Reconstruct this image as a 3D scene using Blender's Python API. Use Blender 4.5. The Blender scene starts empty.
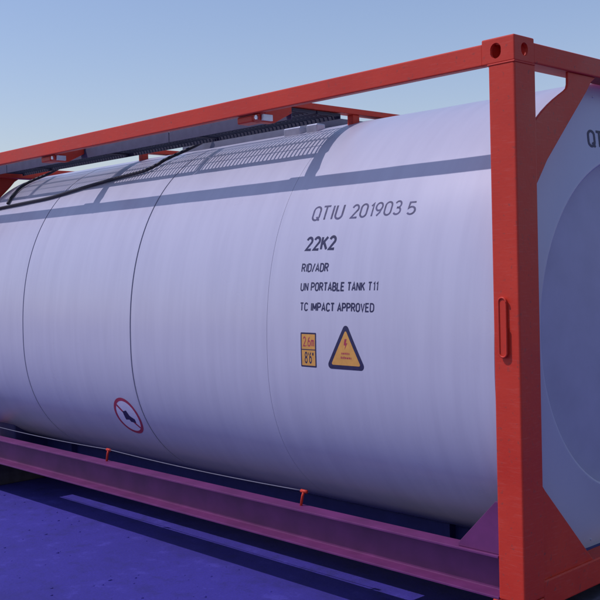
import bpy, bmesh, math, random
from mathutils import Vector, Matrix
random.seed(7)
scene = bpy.context.scene
C = scene.collection

# ------------------------------------------------------------------ camera
CAM = (2.52353, -3.74872, 1.56750)
YAW, PITCH, ROLL = 2.38338336, -0.0323849, -0.02690083
fw = Vector((math.cos(PITCH) * math.cos(YAW), math.cos(PITCH) * math.sin(YAW), math.sin(PITCH)))
rt0 = Vector((math.sin(YAW), -math.cos(YAW), 0))
up0 = rt0.cross(fw)
rt = math.cos(ROLL) * rt0 + math.sin(ROLL) * up0
up = -math.sin(ROLL) * rt0 + math.cos(ROLL) * up0
cd = bpy.data.cameras.new('camera')
cam = bpy.data.objects.new('camera', cd)
C.objects.link(cam)
M = Matrix((rt, up, -fw)).transposed().to_4x4()
M.translation = CAM
cam.matrix_world = M
cd.sensor_width = 36
cd.lens = 979.53 / 600 * 36
cd.clip_start = 0.05
cd.clip_end = 5000
scene.camera = cam

# ------------------------------------------------------------------ sky and sun
SUN_FROM = Vector((-0.43, -0.540, 1.0)).normalized()
world = bpy.data.worlds.new('World')
scene.world = world
world.use_nodes = True
nt = world.node_tree
bg = nt.nodes['Background']
sky = nt.nodes.new('ShaderNodeTexSky')
sky.sky_type = 'NISHITA'
sky.sun_disc = False
sky.sun_elevation = math.asin(SUN_FROM.z)
sky.sun_rotation = math.atan2(SUN_FROM.x, SUN_FROM.y)
sky.altitude = 50
sky.air_density = 1.5
sky.dust_density = 0.6
sky.ozone_density = 2.2
nt.links.new(sky.outputs[0], bg.inputs[0])
bg.inputs[1].default_value = 0.120
sd = bpy.data.lights.new('sun', 'SUN')
sd.energy = 2.6
sd.angle = math.radians(0.53)
sd.color = (1.0, 0.95, 0.88)
sun = bpy.data.objects.new('sun', sd)
C.objects.link(sun)
sun.rotation_euler = SUN_FROM.to_track_quat('Z', 'Y').to_euler()
sun.location = (-4, -6, 9)

vs = scene.view_settings
vs.view_transform = 'Standard'
vs.look = 'None'
vs.gamma = 1.0
vs.exposure = -0.1
vs.use_curve_mapping = False
vs.use_white_balance = True
vs.white_balance_temperature = 6000
vs.white_balance_tint = 27


# ------------------------------------------------------------------ materials
def mat(name, build):
    m = bpy.data.materials.new(name)
    m.use_nodes = True
    n = m.node_tree.nodes
    build(m.node_tree, n['Principled BSDF'])
    return m


def nd(t, kind, **kw):
    n = t.nodes.new(kind)
    for k, v in kw.items():
        if k in n.inputs:
            n.inputs[k].default_value = v
        else:
            setattr(n, k, v)
    return n


def coords(t, scale=(1, 1, 1)):
    g = nd(t, 'ShaderNodeNewGeometry')
    mp = nd(t, 'ShaderNodeMapping')
    mp.inputs['Scale'].default_value = scale
    t.links.new(g.outputs['Position'], mp.inputs['Vector'])
    return mp.outputs['Vector']


def noise(t, vec, scale, detail=4, rough=0.55):
    n = nd(t, 'ShaderNodeTexNoise')
    n.inputs['Scale'].default_value = scale
    n.inputs['Detail'].default_value = detail
    n.inputs['Roughness'].default_value = rough
    t.links.new(vec, n.inputs['Vector'])
    return n.outputs['Fac']


def ramp(t, fac, stops):
    r = nd(t, 'ShaderNodeValToRGB')
    e = r.color_ramp.elements
    while len(e) > 1:
        e.remove(e[-1])
    e[0].position, e[0].color = stops[0]
    for p, c in stops[1:]:
        k = e.new(p)
        k.color = c
    t.links.new(fac, r.inputs[0])
    return r.outputs[0]


def mix(t, fac, a, b, mode='MIX'):
    m = nd(t, 'ShaderNodeMix', data_type='RGBA', blend_type=mode)
    for s, v in ((0, fac), (6, a), (7, b)):
        if hasattr(v, 'is_output'):
            t.links.new(v, m.inputs[s])
        else:
            m.inputs[s].default_value = v
    return m.outputs[2]


def bump(t, b, h, strength, dist):
    n = nd(t, 'ShaderNodeBump')
    n.inputs['Strength'].default_value = strength
    n.inputs['Distance'].default_value = dist
    t.links.new(h, n.inputs['Height'])
    t.links.new(n.outputs[0], b.inputs['Normal'])


def col(r, g, b):
    return (r, g, b, 1)


def red_paint(t, b):
    v = coords(t)
    big = noise(t, v, 2.3, 5)
    fine = noise(t, v, 38, 5, 0.65)
    base = ramp(t, big, [(0.3, col(0.52, 0.030, 0.010)), (0.7, col(0.62, 0.046, 0.016))])
    chips = ramp(t, fine, [(0.60, col(0, 0, 0)), (0.68, col(0.85, 0.85, 0.85))])
    c = mix(t, chips, base, col(0.33, 0.05, 0.03))
    scr = noise(t, coords(t, (3, 3, 40)), 4, 3)
    dust = ramp(t, scr, [(0.55, col(0, 0, 0)), (0.85, col(0.45, 0.45, 0.45))])
    c = mix(t, dust, c, col(0.60, 0.13, 0.09))
    t.links.new(c, b.inputs['Base Color'])
    t.links.new(ramp(t, big, [(0.3, col(0.42, 0.42, 0.42)), (0.7, col(0.6, 0.6, 0.6))]), b.inputs['Roughness'])
    b.inputs['Specular IOR Level'].default_value = 0.35
    bump(t, b, noise(t, v, 60, 3), 0.12, 0.004)


def cladding(t, b):
    v = coords(t)
    streak = noise(t, coords(t, (9, 1.0, 0.7)), 1.4, 6, 0.6)
    big = noise(t, v, 1.1, 4)
    base = ramp(t, streak, [(0.32, col(0.445, 0.438, 0.515)), (0.62, col(0.480, 0.474, 0.550))])
    grime = ramp(t, noise(t, v, 9, 7, 0.7), [(0.62, col(0, 0, 0)), (0.8, col(0.35, 0.35, 0.35))])
    c = mix(t, grime, base, col(0.40, 0.385, 0.45))
    t.links.new(c, b.inputs['Base Color'])
    t.links.new(ramp(t, big, [(0.3, col(0.26, 0.26, 0.26)), (0.7, col(0.38, 0.38, 0.38))]), b.inputs['Roughness'])
    b.inputs['IOR'].default_value = 1.5
    bump(t, b, noise(t, coords(t, (0.9, 0.5, 0.5)), 2.6, 2), 0.25, 0.02)


def plain(c, rough=0.5, metal=0.0, var=0.12, scale=14):
    def f(t, b):
        v = coords(t)
        n = noise(t, v, scale, 5)
        lo = col(*[x * (1 - var) for x in c])
        hi = col(*[min(1, x * (1 + var)) for x in c])
        t.links.new(ramp(t, n, [(0.3, lo), (0.7, hi)]), b.inputs['Base Color'])
        b.inputs['Roughness'].default_value = rough
        b.inputs['Metallic'].default_value = metal
    return f


def ground_mat(t, b):
    v = coords(t)
    big = noise(t, v, 0.55, 6, 0.6)
    mid = noise(t, v, 5.5, 8, 0.7)
    fine = noise(t, v, 70, 4, 0.7)
    c = ramp(t, big, [(0.3, col(0.030, 0.020, 0.25)), (0.7, col(0.041, 0.028, 0.32))])  # blue overlay wash put into the ground colour, also bounces blue upward
    spots = ramp(t, mid, [(0.36, col(1, 1, 1)), (0.47, col(0, 0, 0))])
    c = mix(t, spots, c, col(0.027, 0.019, 0.22))
    pale = ramp(t, mid, [(0.55, col(0, 0, 0)), (0.68, col(0.8, 0.8, 0.8))])
    c = mix(t, pale, c, col(0.066, 0.052, 0.40))
    c = mix(t, 0.5, c, ramp(t, fine, [(0.3, col(0.45, 0.45, 0.45)), (0.7, col(1, 1, 1))]), 'MULTIPLY')
    stain = ramp(t, noise(t, coords(t, (0.35, 1.6, 1)), 1.3, 5, 0.6), [(0.52, col(0, 0, 0)), (0.66, col(0.55, 0.55, 0.55))])
    c = mix(t, stain, c, col(0.020, 0.014, 0.17))
    t.links.new(c, b.inputs['Base Color'])
    b.inputs['Roughness'].default_value = 0.85
    bump(t, b, noise(t, v, 26, 8, 0.75), 0.35, 0.012)


RED = mat('red_frame_paint', red_paint)
REDWASH = mat('red_paint_blue_wash', plain((0.135, 0.024, 0.110), 0.5, 0, 0.2, 6))  # frame red with a dark blue overlay wash put into the colour
CLAD = mat('pale_cladding', cladding)
JOINT = mat('joint_sealant', plain((0.10, 0.095, 0.13), 0.7))
HEAD = mat('shaded_head_sheet', plain((0.37, 0.355, 0.46), 0.5, 0, 0.06, 5))  # darker than the cladding, shade of the recess put into the colour
STEEL = mat('dull_walkway_steel', plain((0.095, 0.095, 0.135), 0.6, 0.2))
SHADESTEEL = mat('shaded_walkway_grating', plain((0.030, 0.030, 0.050), 0.7))  # walkway steel with the shade of its underside put into the colour
GALV = mat('galvanised_fitting', plain((0.55, 0.55, 0.60), 0.4, 0.6))
UNDERSHADE = mat('underframe_shade', plain((0.040, 0.034, 0.13), 0.7))  # shade under the tank put into the colour of these parts
RUBBER = mat('black_rubber', plain((0.014, 0.014, 0.022), 0.55))
BOXM = mat('spill_box_sheet', plain((0.13, 0.13, 0.17), 0.55))
INK = mat('dark_print', plain((0.015, 0.013, 0.060), 0.5, 0, 0.25, 60))
INKF = mat('faded_print', plain((0.055, 0.052, 0.12), 0.55, 0, 0.45, 45))
ORANGE = mat('orange_sticker', plain((0.62, 0.30, 0.055), 0.5, 0, 0.1, 30))
STRED = mat('red_sticker', plain((0.36, 0.03, 0.06), 0.5))
STWHITE = mat('white_sticker', plain((0.62, 0.60, 0.70), 0.45, 0, 0.05))
TIMBER = mat('dark_timber', plain((0.045, 0.038, 0.06), 0.85, 0, 0.35, 9))
GROUND = mat('blue_wash_hardstanding', ground_mat)


# ------------------------------------------------------------------ helpers
def obj(name, bm, m, parent=None, smooth=False, label=None):
    if isinstance(bm, bpy.types.Mesh):
        me = bm
    else:
        me = bpy.data.meshes.new(name)
        bm.normal_update()
        bm.to_mesh(me)
        bm.free()
    if not me.materials:
        me.materials.append(m)
    if smooth:
        for p in me.polygons:
            p.use_smooth = True
    o = bpy.data.objects.new(name, me)
    C.objects.link(o)
    o.parent = parent
    if label:
        o['label'] = label
    return o


def add_box(bm, x0, x1, y0, y1, z0, z1, bev=0.0, seg=2):
    g = bmesh.ops.create_cube(bm, size=1)
    vv = g['verts']
    bmesh.ops.scale(bm, vec=(abs(x1 - x0), abs(y1 - y0), abs(z1 - z0)), verts=vv)
    bmesh.ops.translate(bm, vec=((x0 + x1) / 2, (y0 + y1) / 2, (z0 + z1) / 2), verts=vv)
    if bev:
        ee = list({e for v in vv for e in v.link_edges})
        bmesh.ops.bevel(bm, geom=ee, offset=bev, segments=seg, profile=0.5, affect='EDGES')
    return bm


def box(x0, x1, y0, y1, z0, z1, bev=0.004, seg=2):
    return add_box(bmesh.new(), x0, x1, y0, y1, z0, z1, bev, seg)


def add_prism(bm, pts, axis, a, b, bev=0.0):
    def P(u, v, w):
        return {'x': (w, u, v), 'y': (u, w, v), 'z': (u, v, w)}[axis]
    va = [bm.verts.new(P(u, v, a)) for u, v in pts]
    vb = [bm.verts.new(P(u, v, b)) for u, v in pts]
    n = len(pts)
    fs = [bm.faces.new(va), bm.faces.new(vb[::-1])]
    for i in range(n):
        fs.append(bm.faces.new((va[i], vb[i], vb[(i + 1) % n], va[(i + 1) % n])))
    bmesh.ops.recalc_face_normals(bm, faces=fs)
    if bev:
        bmesh.ops.bevel(bm, geom=list({e for f in fs for e in f.edges}), offset=bev, segments=2, profile=0.5, affect='EDGES')
    return bm


def prism(pts, axis, a, b, bev=0.003):
    return add_prism(bmesh.new(), pts, axis, a, b, bev)


def add_tube(bm, pts, r, n=10, caps=True):
    pts = [Vector(p) for p in pts]
    rings = []
    prev = None
    for i, p in enumerate(pts):
        d = (pts[min(i + 1, len(pts) - 1)] - pts[max(i - 1, 0)]).normalized()
        if prev is None:
            s = d.cross(Vector((0, 0, 1)))
            if s.length < 0.1:
                s = d.cross(Vector((1, 0, 0)))
        else:
            s = prev - d * prev.dot(d)
        s.normalize()
        prev = s
        u = d.cross(s)
        rings.append([bm.verts.new(p + r * (math.cos(2 * math.pi * k / n) * s + math.sin(2 * math.pi * k / n) * u)) for k in range(n)])
    for a, b in zip(rings, rings[1:]):
        for k in range(n):
            bm.faces.new((a[k], a[(k + 1) % n], b[(k + 1) % n], b[k]))
    if caps:
        bm.faces.new(rings[0][::-1])
        bm.faces.new(rings[-1])
    return bm


def spline(pts, sub=8):
    pts = [Vector(p) for p in pts]
    out = []
    for i in range(len(pts) - 1):
        p0, p1, p2, p3 = pts[max(i - 1, 0)], pts[i], pts[i + 1], pts[min(i + 2, len(pts) - 1)]
        for k in range(sub):
            t = k / sub
            out.append(0.5 * ((2 * p1) + (p2 - p0) * t + (2 * p0 - 5 * p1 + 4 * p2 - p3) * t * t + (3 * p1 - p0 - 3 * p2 + p3) * t ** 3))
    out.append(pts[-1])
    return out


def mirrored(me, name, fx=None, fy=None):
    """copy of a mesh mirrored about the container's middle in x and / or y"""
    bm = bmesh.new()
    bm.from_mesh(me)
    for v in bm.verts:
        if fx is not None:
            v.co.x = fx - v.co.x
        if fy is not None:
            v.co.y = fy - v.co.y
    if (fx is None) != (fy is None):
        bmesh.ops.reverse_faces(bm, faces=bm.faces)
    m2 = bpy.data.meshes.new(name)
    bm.to_mesh(m2)
    bm.free()
    for m in me.materials:
        m2.materials.append(m)
    for p, q in zip(m2.polygons, me.polygons):
        p.use_smooth = q.use_smooth
    return m2


# ------------------------------------------------------------------ dimensions
L, W, HT = -6.058, 2.438, 2.591
CY, CZ, RA, RB = 1.219, 1.08, 1.206, 1.22          # tank section: widest at CZ, a full rounded oval
RB_UP, RB_LOW, N_UP, N_LOW = 1.447, 1.07, 2.25, 2.35
GZ = -0.30                                          # ground level


def tank_pt(x, th, off=0.0):
    c, q = math.cos(th), math.sin(th)
    b, n = (RB_UP, N_UP) if q >= 0 else (RB_LOW, N_LOW)
    r = (abs(c / RA) ** n + abs(q / b) ** n) ** (-1.0 / n) + off
    return Vector((x, CY - r * c, CZ + r * q))


def tank_top(y):
    return CZ + RB_UP * (1 - abs((y - CY) / RA) ** N_UP) ** (1 / N_UP)


# ------------------------------------------------------------------ ground
bm = bmesh.new()
bmesh.ops.create_grid(bm, x_segments=8, y_segments=8, size=1500)
bmesh.ops.translate(bm, vec=(0, 0, GZ), verts=bm.verts)
g = obj('ground', bm, GROUND)
g['kind'] = 'structure'
g['label'] = 'stained hardstanding tinted with a violet blue wash under the tank container'

# ------------------------------------------------------------------ the container
root = bpy.data.objects.new('tank_container', None)
C.objects.link(root)
root['label'] = 'pale lavender tank container in a red steel frame'
root['category'] = 'tank container'


def four(name, me, m, parents=None):
    """near-front mesh plus its three mirrored twins"""
    out = []
    for i, (fx, fy) in enumerate(((None, None), (L, None), (None, W), (L, W))):
        k = me if i == 0 else mirrored(me, name, fx, fy)
        out.append(obj(name, k, m, parents[i] if parents else root))
    return out


def mesh_of(name, bm, m):
    me = bpy.data.meshes.new(name)
    bm.normal_update()
    bm.to_mesh(me)
    bm.free()
    me.materials.append(m)
    return me


# corner posts
posts = four('corner_post', mesh_of('corner_post', box(-0.144, -0.002, 0.002, 0.172, 0.001, 2.474, 0.010, 3), RED), RED)


# corner castings with their oval holes (boolean cut)
def stadium(w, h, n=10):
    r = min(w, h) / 2
    pts = []
    for k in range(4 * n):
        a = 2 * math.pi * k / (4 * n)
        c, s = math.cos(a), math.sin(a)
        pts.append((math.copysign(max(w / 2 - r, 0), c) + r * c, math.copysign(max(h / 2 - r, 0), s) + r * s))
    return pts


def casting_mesh():
    ob = obj('tmp', box(-0.178, 0.0, 0.0, 0.162, -0.118, 0.0, 0.007, 3), RED)
    cut = bmesh.new()
    add_box(cut, -0.162, -0.016, 0.016, 0.146, -0.104, -0.014)
    c1 = obj('tmp', cut, RED)
    c2 = obj('tmp', prism([(-0.100 + u, -0.060 + v) for u, v in stadium(0.058, 0.070)], 'y', -0.05, 0.05, 0), RED)
    c3 = obj('tmp', prism([(0.082 + u, -0.060 + v) for u, v in stadium(0.056, 0.060)], 'x', -0.05, 0.05, 0), RED)
    c4 = obj('tmp', prism([(-0.092 + u, 0.080 + v) for u, v in stadium(0.110, 0.064)], 'z', -0.05, 0.05, 0), RED)
    for c in (c1, c2, c3, c4):
        md = ob.modifiers.new('cut', 'BOOLEAN')
        md.operation = 'DIFFERENCE'
        md.object = c
        md.solver = 'EXACT'
    dg = bpy.context.evaluated_depsgraph_get()
    me = bpy.data.meshes.new_from_object(ob.evaluated_get(dg))
    for o in (ob, c1, c2, c3, c4):
        d = o.data
        bpy.data.objects.remove(o)
        bpy.data.meshes.remove(d)
    me.name = 'corner_casting'
    if not me.materials:
        me.materials.append(RED)
    return me


cast = casting_mesh()
tb = cast.copy()
tb.transform(Matrix.Translation((0, 0, HT)))
four('corner_casting', tb, RED, posts)
bb = cast.copy()
for v in bb.vertices:                       # bottom castings: upside down
    v.co.z = -v.co.z - 0.118
bb.flip_normals()
four('corner_casting', bb, RED, posts)

# rounded raised handle plate on the near post
hp = [(-0.083 + u, 1.272 + v) for u, v in stadium(0.040, 0.272)]
bm = prism(hp, 'y', -0.012, 0.004, 0.003)
hd = obj('grab_plate', bm, RED, posts[0])
bm = bmesh.new()
add_tube(bm, [(-0.083 + u, -0.013, 1.272 + v) for u, v in stadium(0.040, 0.272)] + [(-0.083 + stadium(0.040, 0.272)[0][0], -0.013, 1.272)], 0.005, 8, False)
obj('plate_rim', bm, RED, posts[0], True)

# weld bead between post and casting
obj('weld_bead', box(-0.148, 0.001, -0.001, 0.168, 2.467, 2.475, 0.003), RED, posts[0])

# top side rails
ts = mesh_of('top_side_rail', box(L + 0.176, -0.176, 0.004, 0.052, 2.474, 2.574, 0.007, 3), RED)
top1 = obj('top_side_rail', ts, RED, root)
top2 = obj('top_side_rail', mirrored(ts, 'top_side_rail', None, W), RED, root)

# bottom side rails: channel, open to the outside
t = 0.012
prof = [(0.0, 0.0), (0.105, 0.0), (0.105, 0.205), (0.0, 0.205), (0.0, 0.205 - t), (0.105 - t, 0.205 - t), (0.105 - t, t), (0.0, t)]
bm = bmesh.new()
add_prism(bm, prof, 'x', L + 0.143, -0.143, 0.002)
bs = mesh_of('bottom_side_rail', bm, REDWASH)
bot1 = obj('bottom_side_rail', bs, REDWASH, root)
bot2 = obj('bottom_side_rail', mirrored(bs, 'bottom_side_rail', None, W), REDWASH, root)
# corner gussets standing on the rail
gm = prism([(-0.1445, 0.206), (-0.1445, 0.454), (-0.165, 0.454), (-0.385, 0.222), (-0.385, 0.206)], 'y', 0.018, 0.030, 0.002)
gs = mesh_of('gusset_plate', gm, REDWASH)
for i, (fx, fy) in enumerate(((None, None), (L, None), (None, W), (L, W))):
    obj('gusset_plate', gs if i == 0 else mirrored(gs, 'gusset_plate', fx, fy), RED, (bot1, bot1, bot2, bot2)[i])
# thin guard wire on little stanchions
for x in (-5.62, -3.59, -1.54):
    bm = bmesh.new()
    add_tube(bm, [(x - 0.012, 0.075, 0.204), (x, 0.078, 0.262), (x + 0.012, 0.08, 0.292)], 0.008, 8)
    add_tube(bm, [(x - 0.012, 0.08, 0.290), (x + 0.036, 0.08, 0.290)], 0.010, 8)
    obj('wire_stanchion', bm, RED, bot1, True)
wp = []
for a, b in ((-5.62, -3.59), (-3.59, -1.54)):
    for k in range(12):
        s = k / 12
        wp.append((a + (b - a) * s, 0.08, 0.292 - 0.014 * 4 * s * (1 - s)))
wp.append((-1.54, 0.08, 0.292))
bm = bmesh.new()
add_tube(bm, wp, 0.0032, 6)
obj('guard_wire', bm, BOXM, root, True)

# end rails, top and bottom
te = mesh_of('top_end_rail', box(-0.118, -0.004, 0.160, W - 0.160, 2.478, 2.573, 0.008, 3), RED)
be = mesh_of('bottom_end_rail', box(-0.118, -0.006, 0.170, W - 0.170, -0.06, 0.075, 0.008, 3), RED)
for nm, me in (('top_end_rail', te), ('bottom_end_rail', be)):
    obj(nm, me, RED, root)
    obj(nm, mirrored(me, nm, L, None), RED, root)

# diagonal corner braces of the end frames
up_in = [(0.168, 2.200), (0.205, 2.236), (0.250, 2.272), (0.300, 2.306), (0.350, 2.336), (0.400, 2.363), (0.445, 2.386), (0.466, 2.400), (0.474, 2.420), (0.476, 2.480)]
up_out = [(0.735, 2.480), (0.690, 2.452), (0.643, 2.399), (0.552, 2.310), (0.462, 2.222), (0.372, 2.133), (0.282, 2.044), (0.228, 1.975), (0.168, 1.900)]
br = mesh_of('diagonal_brace', prism(up_in + up_out, 'x', -0.032, -0.018, 0.003), RED)
four('diagonal_brace', br, RED)
lo = [(0.170, 0.545), (0.215, 0.492), (0.640, 0.066), (0.170, 0.066)]
bl = mesh_of('corner_gusset', prism(lo, 'x', -0.034, -0.020, 0.003), RED)
obj('corner_gusset', bl, RED, root)
obj('corner_gusset', mirrored(bl, 'corner_gusset', None, W), RED, root)

# ------------------------------------------------------------------ tank
X0, X1 = -0.150, L + 0.150
NSEG = 160


def ring_strip(prof, n=NSEG):
    """surface of revolution about the (oval) tank axis from (x, offset) pairs"""
    bm = bmesh.new()
    rings = []
    for x, off in prof:
        rings.append([bm.verts.new(tank_pt(x, 2 * math.pi * k / n, off)) for k in range(n)])
    for a, b in zip(rings, rings[1:]):
        for k in range(n):
            bm.faces.new((a[k], a[(k + 1) % n], b[(k + 1) % n], b[k]))
    bmesh.ops.recalc_face_normals(bm, faces=bm.faces)
    return bm, rings


# inner drum (seen only in the joints)
bm, rg = ring_strip([(X0 - 0.02, -0.008), (X1 + 0.02, -0.008)])
shell = obj('tank_shell', bm, JOINT, root, True)

# cladding sheets
cuts = [(X0, -1.738, 0.0, 0.0012), (-1.738, -3.150, 0.0012, 0.007), (-3.150, -4.675, 0.007, 0.007), (-4.675, X1, 0.007, 0.0)]
for k, (a, b, ga, gb) in enumerate(cuts):
    a2, b2 = a - ga, b + gb
    prof = [(a2, -0.010), (a2, -0.0003), (a2 - 0.002, 0.0), (a2 - 0.006, 0.0)]
    m = 14
    for i in range(1, m):
        s = i / m
        prof.append((a2 + (b2 - a2) * s, 0.0006 * math.sin(s * 17 + k)))
    prof += [(b2 + 0.006, 0.0), (b2 + 0.002, 0.0), (b2, -0.0003), (b2, -0.010)]
    bm, rg = ring_strip(prof)
    for i in (1, 2, len(rg) - 3, len(rg) - 2):
        ring = rg[i]
        for q in range(NSEG):
            e = bm.edges.get((ring[q], ring[(q + 1) % NSEG]))
            e.smooth = False
    o = obj('cladding_panel', bm, CLAD, shell, True)

# end heads: sloping ring, raised rim, recessed dished head
def ring_pt(x, f, th):
    """f = 1 on the cladding edge, 0.745 and less on round inner circles"""
    w = max(0.0, min(1.0, (f - 0.745) / 0.255))
    rc = 0.886 * min(f, 0.745) / 0.745
    p = tank_pt(x, th, -0.0015)
    return Vector((x, p.y * w + (CY - rc * math.cos(th)) * (1 - w), p.z * w + (1.224 + rc * math.sin(th)) * (1 - w)))


def scale_ring(bm, x, f, n=NSEG):
    return [bm.verts.new(ring_pt(x, f, 2 * math.pi * k / n)) for k in range(n)]


def end_mesh(profile):
    bm = bmesh.new()
    rings = [scale_ring(bm, x, f) for x, f in profile]
    for a, b in zip(rings, rings[1:]):
        for k in range(NSEG):
            bm.faces.new((a[k], a[(k + 1) % NSEG], b[(k + 1) % NSEG], b[k]))
    bm.faces.new(rings[-1])
    bmesh.ops.recalc_face_normals(bm, faces=bm.faces)
    return bm


ringp = [(X0 - 0.004, 0.9985), (X0 + 0.002, 0.9985), (X0 + 0.007, 0.995), (X0 + 0.011, 0.985), (-0.126, 0.90), (-0.104, 0.765), (-0.100, 0.757), (-0.100, 0.752), (-0.104, 0.748), (-0.165, 0.745), (-0.165, 0.735)]
bm = bmesh.new()
rings = [scale_ring(bm, x, f) for x, f in ringp]
for a, b in zip(rings, rings[1:]):
    for k in range(NSEG):
        bm.faces.new((a[k], a[(k + 1) % NSEG], b[(k + 1) % NSEG], b[k]))
bmesh.ops.recalc_face_normals(bm, faces=bm.faces)
for f in bm.faces:
    pass
er = mesh_of('end_ring', bm, CLAD)
for p in er.polygons:
    p.use_smooth = True
dish = end_mesh([(-0.166, 0.744), (-0.165, 0.70), (-0.155, 0.62), (-0.140, 0.48), (-0.130, 0.32), (-0.125, 0.16), (-0.124, 0.05)])
dm = mesh_of('dished_head', dish, HEAD)
for p in dm.polygons:
    p.use_smooth = True
obj('end_ring', er, CLAD, shell)
obj('end_ring', mirrored(er, 'end_ring', L, None), CLAD, shell)
obj('dished_head', dm, HEAD, shell)
obj('dished_head', mirrored(dm, 'dished_head', L, None), HEAD, shell)
# rivets on the ring
bm = bmesh.new()
bmesh.ops.create_uvsphere(bm, u_segments=8, v_segments=5, radius=0.006)
rm = mesh_of('rivet', bm, CLAD)
for k in range(40):
    th = 2 * math.pi * (k + 0.5) / 40
    f = 0.955
    o = obj('rivet', rm, CLAD, shell)
    o.location = ring_pt(-0.134, f, th)

# saddles under the tank, joined to the frame
for x in (-0.95, -5.10):
    pts = []
    for k in range(25):
        th = -math.pi / 2 + math.radians(-30 + 60 * k / 24)
        p = tank_pt(x, th, 0.004)
        pts.append((p.y, p.z))
    pts = pts + ([(pts[-1][0], -0.05), (pts[0][0], -0.05)])
    obj('saddle', prism(pts, 'x', x - 0.02, x + 0.02, 0), UNDERSHADE, root)
for fy in (None, W):
    me = mesh_of('shadow_beam', box(L + 0.12, -0.12, 0.345, 0.445, -0.02, 0.07, 0.006), REDWASH)  # unseen beam added to narrow the sunlit streak on the ground
    obj('shadow_beam', me if fy is None else mirrored(me, 'shadow_beam', None, W), RED, root)
    for a, b in ((-1.14, -0.145), (L + 0.145, -4.98)):
        me = mesh_of('shadow_plate', box(a, b, 0.106, 0.344, 0.02, 0.032, 0.002), UNDERSHADE)  # plates added to cut off the sunlit streak at both ends
        obj('shadow_plate', me if fy is None else mirrored(me, 'shadow_plate', None, W), RED, root)


obj('belly_shade_box', box(L + 0.12, -0.12, 0.70, W - 0.70, -0.058, 0.075, 0.01), UNDERSHADE, root)  # added dark box, stands in for the shade below the tank

gap_box = obj('gap_shade_box', box(L + 0.03, L + 0.46, 0.38, W - 0.38, -0.05, 0.50, 0.012), UNDERSHADE, root)  # added box, fills the bright gap at the far end with dark
obj('gap_box_door', box(L + 0.018, L + 0.0295, 0.56, W - 0.56, 0.02, 0.44, 0.003), UNDERSHADE, gap_box)

# ------------------------------------------------------------------ walkway and top fittings
beams = []
for xb in (-1.80, -4.15):
    b1 = obj('cross_beam', box(xb - 0.042, xb + 0.042, 0.285, W - 0.053, 2.536, 2.571, 0.004), RED, root)
    beams.append(b1)
    # bracket hanging under the near rail, with a clip and bolt
    bk = prism([(0.030, 2.473), (0.075, 2.473), (0.120, 2.560), (0.292, 2.560), (0.292, 2.495), (0.150, 2.425), (0.060, 2.425), (0.030, 2.440)], 'x', xb - 0.030, xb + 0.030, 0.004)
    bo = obj('walkway_bracket', bk, RED, top1)
    obj('bracket_lug', box(xb - 0.17, xb - 0.0305, 0.030, 0.120, 2.430, 2.472, 0.008), RED, top1)
    bm = bmesh.new()
    add_tube(bm, [(xb + 0.01, 0.022, 2.452), (xb + 0.01, 0.062, 2.452)], 0.014, 6)
    obj('bracket_bolt', bm, GALV, top1)
    obj('bracket_clip', box(xb + 0.031, xb + 0.050, 0.045, 0.12, 2.432, 2.468, 0.002), GALV, top1)
    # foot from beam down to the tank
    for y in (0.86, W - 0.86):
        z = tank_top(y)
        obj('beam_foot', box(xb - 0.025, xb + 0.025, y - 0.03, y + 0.03, z - 0.010, 2.5365, 0.003), RED, b1)


def plank(x0, x1, y0, y1, outer):
    bm = bmesh.new()
    zt, zb = 2.532, 2.522
    add_box(bm, x0, x1, y0, y0 + 0.006, 2.520, zt)
    add_box(bm, x0, x1, y1 - 0.006, y1, 2.520 if outer else 2.500, zt)
    add_box(bm, x0, x0 + 0.02, y0 + 0.006, y1 - 0.006, 2.515, zt - 0.001)
    add_box(bm, x1 - 0.02, x1, y0 + 0.006, y1 - 0.006, 2.515, zt - 0.001)
    n = int((x1 - x0) / 0.037)
    st = (x1 - x0) / n
    for i in range(1, n):
        x = x0 + st * i
        add_box(bm, x - 0.0055, x + 0.0055, y0 + 0.005, y1 - 0.009, zb, zt - 0.002)
    rows = 2
    for r in range(1, rows):
        y = y0 + (y1 - y0) * r / rows
        add_box(bm, x0 + 0.019, x1 - 0.019, y - 0.003, y + 0.003, zb + 0.001, zt - 0.003)
    return bm


xs = [-1.775, -3.02, -4.165, -5.40, L + 0.14]
for a, b in zip(xs, xs[1:]):
    for y0, y1 in ((0.300, 0.505), (0.515, 0.720)):
        pk = obj('walkway_plank', plank(b + 0.004, a - 0.004, y0, y1, y0 < 0.4), SHADESTEEL, root)
        if y0 < 0.4:
            obj('toe_board', box(b + 0.004, a - 0.004, y0 - 0.005, y0 - 0.0005, 2.462, 2.534, 0.001), STEEL, pk)

# spill box with manlid, fittings and lid
sbx0, sbx1, sby0, sby1 = -3.62, -2.12, 0.86, 1.62
bm = bmesh.new()
for a in ((sbx0, sbx1, sby0, sby0 + 0.006), (sbx0, sbx1, sby1 - 0.006, sby1), (sbx0, sbx0 + 0.006, sby0 + 0.006, sby1 - 0.006), (sbx1 - 0.006, sbx1, sby0 + 0.006, sby1 - 0.006)):
    add_box(bm, *a, 2.38, 2.575)
sb = obj('spill_box', bm, BOXM, root)
bm = bmesh.new()
add_tube(bm, [(-3.05, 1.22, 2.50), (-3.05, 1.22, 2.545)], 0.27, 40)
add_tube(bm, [(-3.05, 1.22, 2.545), (-3.05, 1.22, 2.565)], 0.24, 40)
obj('manway_lid', bm, GALV, sb)
for k in range(6):
    a = k * math.pi / 3
    bm = bmesh.new()
    add_tube(bm, [(-3.05 + 0.285 * math.cos(a), 1.22 + 0.285 * math.sin(a), 2.48), (-3.05 + 0.285 * math.cos(a), 1.22 + 0.285 * math.sin(a), 2.57)], 0.014, 8)
    obj('swing_bolt', bm, GALV, sb)
bm = bmesh.new()
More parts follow.
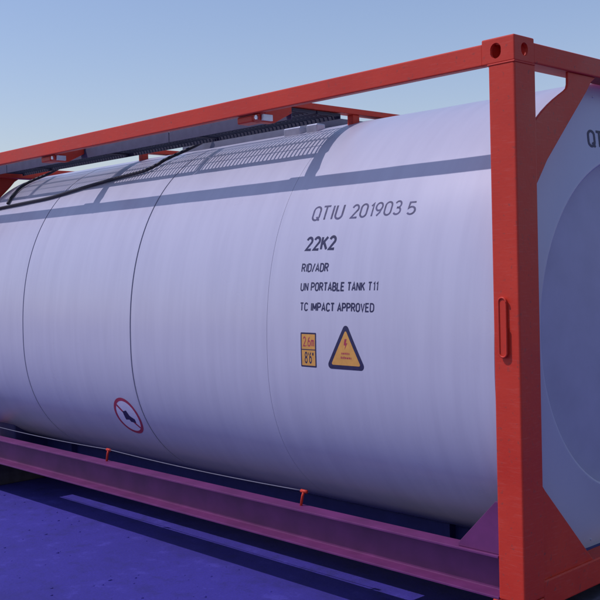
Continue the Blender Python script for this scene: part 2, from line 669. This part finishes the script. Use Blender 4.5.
add_tube(bm, [(-2.45, 1.25, 2.47), (-2.45, 1.25, 2.56)], 0.075, 24)
add_tube(bm, [(-2.45, 1.25, 2.53), (-2.45, 1.25, 2.548)], 0.10, 24)
obj('relief_valve', bm, GALV, sb)
# low pale fittings between walkway and box
for x, w in ((-2.29, 0.16), (-2.10, 0.10)):
    obj('junction_cover', box(x - w / 2, x + w / 2, 0.775, 0.855, 2.440, 2.512, 0.008), GALV, root)

# drain hoses lying on the shoulder of the tank
def hose(pts, r, name='drain_hose'):
    pp = spline([tank_pt(x, th, r + h) for x, th, h in pts], 10)
    bm = bmesh.new()
    add_tube(bm, pp, r, 10)
    return obj(name, bm, RUBBER, root, True)


hose([(-5.84, 0.885, 0.001), (-5.65, 0.894, 0.001), (-5.25, 0.908, 0.003), (-4.82, 0.928, 0.001), (-4.45, 0.965, 0.004), (-4.17, 1.001, 0.002),
      (-3.85, 1.028, 0.005), (-3.63, 1.046, 0.008), (-3.53, 1.085, 0.012), (-3.49, 1.145, 0.015), (-3.41, 1.226, 0.02), (-3.33, 1.29, 0.04), (-3.25, 1.32, 0.07)], 0.0125)
hose([(-5.55, 0.925, 0.004), (-5.60, 0.99, 0.004), (-5.66, 1.10, 0.006), (-5.62, 1.18, 0.01), (-5.50, 1.24, 0.02), (-5.35, 1.27, 0.05)], 0.013)

# ------------------------------------------------------------------ print and stickers on the cladding
def wrap(bm, off, base=None):
    """(u, v) sheet in x and arc angle -> laid on the cladding; v is an angle"""
    for k in range(-60, 60):
        v = k * 0.02
        bmesh.ops.bisect_plane(bm, geom=bm.verts[:] + bm.edges[:] + bm.faces[:], plane_co=(0, v, 0), plane_no=(0, 1, 0))
    for v in bm.verts:
        v.co = tank_pt(v.co.x, v.co.y, off + v.co.z)
    return bm


def arc(cx, cy, rx, ry, a0, a1, n=10):
    return [(cx + rx * math.cos(math.radians(a0 + (a1 - a0) * k / n)), cy + ry * math.sin(math.radians(a0 + (a1 - a0) * k / n))) for k in range(n + 1)]


# plain stencil-like capitals as centre-line strokes in a box 0.56 wide and 1 high
OVAL = arc(.28, .72, .28, .28, 0, 180) + arc(.28, .28, .28, .28, 180, 360) + [(.56, .72)]
GL = {
    'Q': [OVAL, [(.34, .24), (.60, -.04)]], 'O': [OVAL], '0': [OVAL],
    'T': [[(0, 1), (.56, 1)], [(.28, .99), (.28, 0)]],
    'I': [[(.06, 0), (.06, 1)]],
    'U': [[(0, 1)] + arc(.28, .28, .28, .28, 180, 360) + [(.56, 1)]],
    '1': [[(.08, .80), (.26, .99), (.26, 0)]],
    '2': [arc(.28, .72, .27, .28, 165, -25) + [(.02, 0), (.56, 0)]],
    '3': [arc(.26, .75, .25, .25, 155, -90) + arc(.26, .26, .29, .26, 90, -150)],
    '5': [[(.50, 1), (.08, 1), (.04, .50)] + arc(.26, .31, .29, .31, 120, -145)],
    '6': [arc(.28, .30, .28, .30, 100, 460) , [(.01, .34), (.16, .78), (.40, 1)]],
    '8': [arc(.28, .76, .24, .24, 90, 450, 18), arc(.28, .27, .28, .27, 90, 450, 18)],
    '9': [arc(.28, .70, .28, .30, -80, 280, 18), [(.55, .66), (.42, .24), (.18, 0)]],
    'K': [[(0, 0), (0, 1)], [(.54, 1), (.02, .40)], [(.20, .60), (.56, 0)]],
    'R': [[(0, 0), (0, 1), (.28, 1)] + arc(.28, .75, .26, .25, 90, -90) + [(.02, .50)], [(.28, .49), (.56, 0)]],
    'P': [[(0, 0), (0, 1), (.28, 1)] + arc(.28, .74, .27, .26, 90, -90) + [(.02, .48)]],
    'B': [[(0, 0), (0, 1), (.28, 1)] + arc(.28, .76, .24, .24, 90, -90) + [(.02, .52)], [(.26, .51)] + arc(.27, .255, .28, .255, 88, -90) + [(.0, 0)]],
    'D': [[(0, 0), (0, 1), (.24, 1)] + arc(.24, .68, .32, .32, 90, 0) + arc(.24, .32, .32, .32, 0, -90) + [(0, 0)]],
    '/': [[(0, -.05), (.36, 1.05)]],
    'A': [[(0, 0), (.29, 1), (.58, 0)], [(.10, .30), (.48, .30)]],
    'N': [[(0, 0), (0, 1)], [(.02, .97), (.52, .03)], [(.54, 0), (.54, 1)]],
    'M': [[(0, 0), (0, 1)], [(.02, .97), (.32, .22)], [(.32, .22), (.62, .97)], [(.64, 1), (.64, 0)]],
    'L': [[(0, 1), (0, 0), (.48, 0)]],
    'E': [[(.50, 1), (0, 1), (0, 0), (.52, 0)], [(.02, .52), (.44, .52)]],
    'C': [arc(.29, .70, .28, .30, 20, 180) + arc(.29, .30, .28, .30, 180, 340)],
    'V': [[(0, 1), (.28, 0), (.56, 1)]],
    'm': [[(0, 0), (0, .66)], [(.0, .46)] + arc(.16, .48, .15, .18, 150, 0) + [(.31, 0)], [(.31, .46)] + arc(.47, .48, .15, .18, 150, 0) + [(.62, 0)]],
    '.': [[(.04, 0), (.04, .10)]],
    "'": [[(.05, 1), (.05, .74)]],
    '"': [[(.03, 1), (.03, .74)], [(.20, 1), (.20, .74)]],
}


def add_stroke(bm, pts, w, z):
    pts = [Vector(p) for p in pts]
    pts = [p for k, p in enumerate(pts) if k == 0 or (p - pts[k - 1]).length > 1e-4]
    n = len(pts)
    lft, rgt = [], []
    for k in range(n):
        d0 = (pts[k] - pts[k - 1]).normalized() if k else None
        d1 = (pts[k + 1] - pts[k]).normalized() if k < n - 1 else None
        p = pts[k]
        if d0 is None:
            d, m = d1, 1.0
        elif d1 is None:
            d, m = d0, 1.0
        else:
            d = (d0 + d1)
            d = d.normalized() if d.length > 1e-3 else d1
            m = 1.0 / max(0.55, d.dot(d1))
        nn = Vector((-d.y, d.x)) * (w / 2 * m)
        lft.append(bm.verts.new((p.x + nn.x, p.y + nn.y, z)))
        rgt.append(bm.verts.new((p.x - nn.x, p.y - nn.y, z)))
    for k in range(n - 1):
        bm.faces.new((rgt[k], rgt[k + 1], lft[k + 1], lft[k]))


def fit_text(body, u0, u1, v0, v1, weight=0.13, slope=0.0, word=None):
    """whole line fitted between u0 and u1; with word = k only that word's strokes are kept"""
    bm = bmesh.new()
    x = 0.0
    nw = 0
    spans = []
    for c in body:
        if c == ' ':
            x += 0.42
            nw += 1
            continue
        gw = min(0.58, max(p[0] for st in GL[c] for p in st)) if c not in 'Mm' else 0.64
        if c == 'Q':
            gw = 0.50
        for q, st in enumerate(GL[c]):
            before = len(bm.verts)
            add_stroke(bm, [(x + a, b) for a, b in st], weight, 0.00004 * q)
            spans += [nw] * (len(bm.verts) - before)
        x += gw + 0.26
    xa = min(v.co.x for v in bm.verts)
    xb = max(v.co.x for v in bm.verts)
    if word is not None:
        bmesh.ops.delete(bm, geom=[v for v, k in zip(list(bm.verts), spans) if k != word], context='VERTS')
    ya, yb = -weight / 2, 1 + weight / 2
    for v in bm.verts:
        s = (v.co.x - xa) / (xb - xa)
        v.co = Vector((u0 + (u1 - u0) * s, v0 + (v1 - v0) * (v.co.y - ya) / (yb - ya) + slope * s, v.co.z))
    return bm


def print_line(body, u0, u1, v0, v1, m, label, weight=0.13, slope=0.0):
    for k in range(body.count(' ') + 1):
        obj('lettering', wrap(fit_text(body, u0, u1, v0, v1, weight, slope, k), 0.0007), m, shell, label=label)


print_line('QTIU', -1.481, -1.236, 0.6100, 0.6800, INKF, 'faded dark owner code letters', 0.14)
print_line('201903', -1.180, -0.815, 0.6095, 0.6740, INKF, 'faded dark serial number digits', 0.14)
print_line('5', -0.773, -0.715, 0.6060, 0.6640, INKF, 'faded dark check digit', 0.14)
print_line('22K2', -1.480, -1.238, 0.4740, 0.5400, INK, 'bold dark size and type code', 0.22)
print_line('RID/ADR', -1.477, -1.264, 0.3790, 0.4190, INK, 'small dark regulation lettering', 0.205)
print_line('UN PORTABLE TANK T11', -1.469, -0.884, 0.2940, 0.3340, INK, 'small dark lettering naming the tank type', 0.205)
print_line('TC IMPACT APPROVED', -1.459, -0.902, 0.2040, 0.2440, INK, 'small dark approval lettering', 0.205)


def poly_sheet(loop):
    bm = bmesh.new()
    bm.faces.new([bm.verts.new((u, v, 0)) for u, v in loop])
    return bm


def round_poly(pts, r, n=6):
    out = []
    m = len(pts)
    for i in range(m):
        p = Vector(pts[i]); a = (Vector(pts[i - 1]) - p).normalized(); b = (Vector(pts[(i + 1) % m]) - p).normalized()
        half = a.angle(b) / 2
        d = r / math.tan(half)
        c = p + (a + b).normalized() * (r / math.sin(half))
        s = p + a * d - c
        e = p + b * d - c
        a0 = math.atan2(s.y, s.x)
        a1 = math.atan2(e.y, e.x)
        da = (a1 - a0 + math.pi) % (2 * math.pi) - math.pi
        for k in range(n + 1):
            t_ = a0 + da * k / n
            out.append((c.x + r * math.cos(t_), c.y + r * math.sin(t_)))
    return out


def A(m_):                # metres of arc -> angle
    return m_ / RB


def sheet_m(pts, u0, v0):
    """metre polygon -> (x, angle) sheet about the anchor"""
    return poly_sheet([(u0 + x, v0 + A(y)) for x, y in pts])


# height sticker
hx, hv = -1.391, 0.0275
plate = obj('height_sticker', wrap(sheet_m(round_poly([(-0.062, -0.097), (0.062, -0.097), (0.062, 0.097), (-0.062, 0.097)], 0.006), hx, hv), 0.0005), INK, shell, label='small orange height sticker with dark border')
obj('sticker_face', wrap(sheet_m([(-0.053, -0.088), (0.053, -0.088), (0.053, 0.088), (-0.053, 0.088)], hx, hv), 0.0009), ORANGE, shell)
obj('sticker_lettering', wrap(fit_text('2.6m', hx - 0.043, hx + 0.046, hv + A(0.018), hv + A(0.075), 0.16), 0.0013), STRED, shell)
obj('sticker_lettering', wrap(fit_text('8\'6"', hx - 0.030, hx + 0.040, hv - A(0.077), hv - A(0.010), 0.16), 0.0013), INK, shell)
obj('sticker_line', wrap(sheet_m([(-0.053, -0.001), (0.053, -0.001), (0.053, 0.004), (-0.053, 0.004)], hx, hv), 0.0013), INK, shell)

# warning triangle
tx, tv = -1.106, 0.0165
tri = [(-0.148, -0.082), (0.148, -0.082), (0.002, 0.178)]
obj('warning_triangle', wrap(sheet_m(round_poly(tri, 0.022), tx, tv), 0.0005), INK, shell, label='orange warning triangle with thick dark border')
cx_ = sum(p[0] for p in tri) / 3
cy_ = sum(p[1] for p in tri) / 3
tri2 = [(cx_ + (x - cx_) * 0.74, cy_ + (y - cy_) * 0.74) for x, y in tri]
obj('triangle_face', wrap(sheet_m(round_poly(tri2, 0.008), tx, tv), 0.0009), ORANGE, shell)
for k, (w, y) in enumerate(((0.030, 0.0), (0.036, -0.024))):
    bm = bmesh.new()
    x = -w
    while x < w:
        ww = random.uniform(0.005, 0.010)
        hh = random.uniform(0.009, 0.013)
        vv = [bm.verts.new((tx + cx_ + a, tv + A(y + b), 0)) for a, b in ((x, 0), (x + ww, 0), (x + ww, hh), (x, hh))]
        bm.faces.new(vv)
        x += ww + 0.004
    obj('triangle_small_print', wrap(bm, 0.0013), STRED, shell)['kind'] = 'stuff'
bolt = [(-0.006, 0.088), (0.010, 0.088), (0.003, 0.066), (0.014, 0.066), (-0.006, 0.030), (-0.001, 0.054), (-0.012, 0.054)]
obj('triangle_symbol', wrap(sheet_m([(x_ + cx_, y_ - 0.004) for x_, y_ in bolt], tx, tv), 0.0013), STRED, shell)

# round prohibition sticker low on the flank
rx, rv = -3.372, -0.452


def annulus(r0, r1, n=48, a0=0, a1=2 * math.pi):
    bm = bmesh.new()
    ri = [bm.verts.new((rx + r0 * math.cos(2 * math.pi * k / n), rv + A(r0 * math.sin(2 * math.pi * k / n)), 0)) for k in range(n)]
    ro = [bm.verts.new((rx + r1 * math.cos(2 * math.pi * k / n), rv + A(r1 * math.sin(2 * math.pi * k / n)), 0)) for k in range(n)]
    for k in range(n):
        bm.faces.new((ri[k], ri[(k + 1) % n], ro[(k + 1) % n], ro[k]))
    return bm


obj('round_sticker', wrap(annulus(0.004, 0.148), 0.0005), STWHITE, shell, label='white round sticker with red ring')
obj('sticker_ring', wrap(annulus(0.127, 0.152), 0.0009), STRED, shell)
obj('sticker_bar', wrap(sheet_m([(-0.096, 0.082), (-0.082, 0.096), (0.096, -0.082), (0.082, -0.096)], rx, rv), 0.0009), STRED, shell)
boot = [(-0.044, 0.040), (0.009, 0.052), (0.026, 0.010), (0.074, -0.016), (0.070, -0.048), (0.009, -0.044), (0.0, -0.026), (-0.044, -0.030)]
obj('sticker_symbol', wrap(sheet_m(boot, rx, rv), 0.0013), INK, shell)

# serial letters on the near end ring
from mathutils.bvhtree import BVHTree
ring_tree = BVHTree.FromPolygons([v.co.copy() for v in er.vertices], [tuple(p.vertices) for p in er.polygons])


def end_text(body, y0, y1, z0, z1, label):
    bm = fit_text(body, y0, y1, z0, z1, 0.17)
    for v in bm.verts:
        y, z, h = v.co
        hit = ring_tree.ray_cast(Vector((0.3, y, z)), Vector((-1, 0, 0)))[0]
        v.co = Vector(((hit.x if hit else -0.10) + 0.0015 + h, y, z))
    return obj('lettering', bm, INK, shell, label=label)


end_text('QTIU', 0.815, 1.080, 2.150, 2.242, 'dark owner code letters on the tank end')
end_text('201903', 1.130, 1.525, 2.150, 2.242, 'dark serial digits on the tank end')

# ------------------------------------------------------------------ timber bearers under the frame
bearers = [(-0.20, 'dark timber bearer under the near end of the red frame'), (-5.86, 'dark timber bearer under the far end of the red frame')]
for x, lab in bearers:
    bm = box(x - 0.12, x + 0.20, -0.02, W + 0.02, GZ + 0.001, -0.119, 0.008)
    o = obj('timber_bearer', bm, TIMBER)
    o['label'] = lab
    o['category'] = 'timber'
    o['group'] = 'timber bearers under the container'

# loose grit on the ground
bm = bmesh.new()
for k in range(420):
    x = random.uniform(-6.5, 0.6)
    y = random.uniform(-2.6, 0.1)
    r = random.choice((0.003, 0.004, 0.005, 0.008)) * random.uniform(0.7, 1.3)
    gq = bmesh.ops.create_icosphere(bm, subdivisions=1, radius=r)
    sc_ = Vector((random.uniform(0.7, 1.4), random.uniform(0.7, 1.4), random.uniform(0.4, 0.8)))
    for v in gq['verts']:
        v.co = Vector((v.co.x * sc_.x * random.uniform(0.85, 1.15) + x, v.co.y * sc_.y * random.uniform(0.85, 1.15) + y, v.co.z * sc_.z + GZ + r * 0.25))
o = obj('loose_grit', bm, GROUND)
o['kind'] = 'stuff'
o['label'] = 'loose grit tinted with a violet blue wash, scattered over the hardstanding'
o['category'] = 'grit'
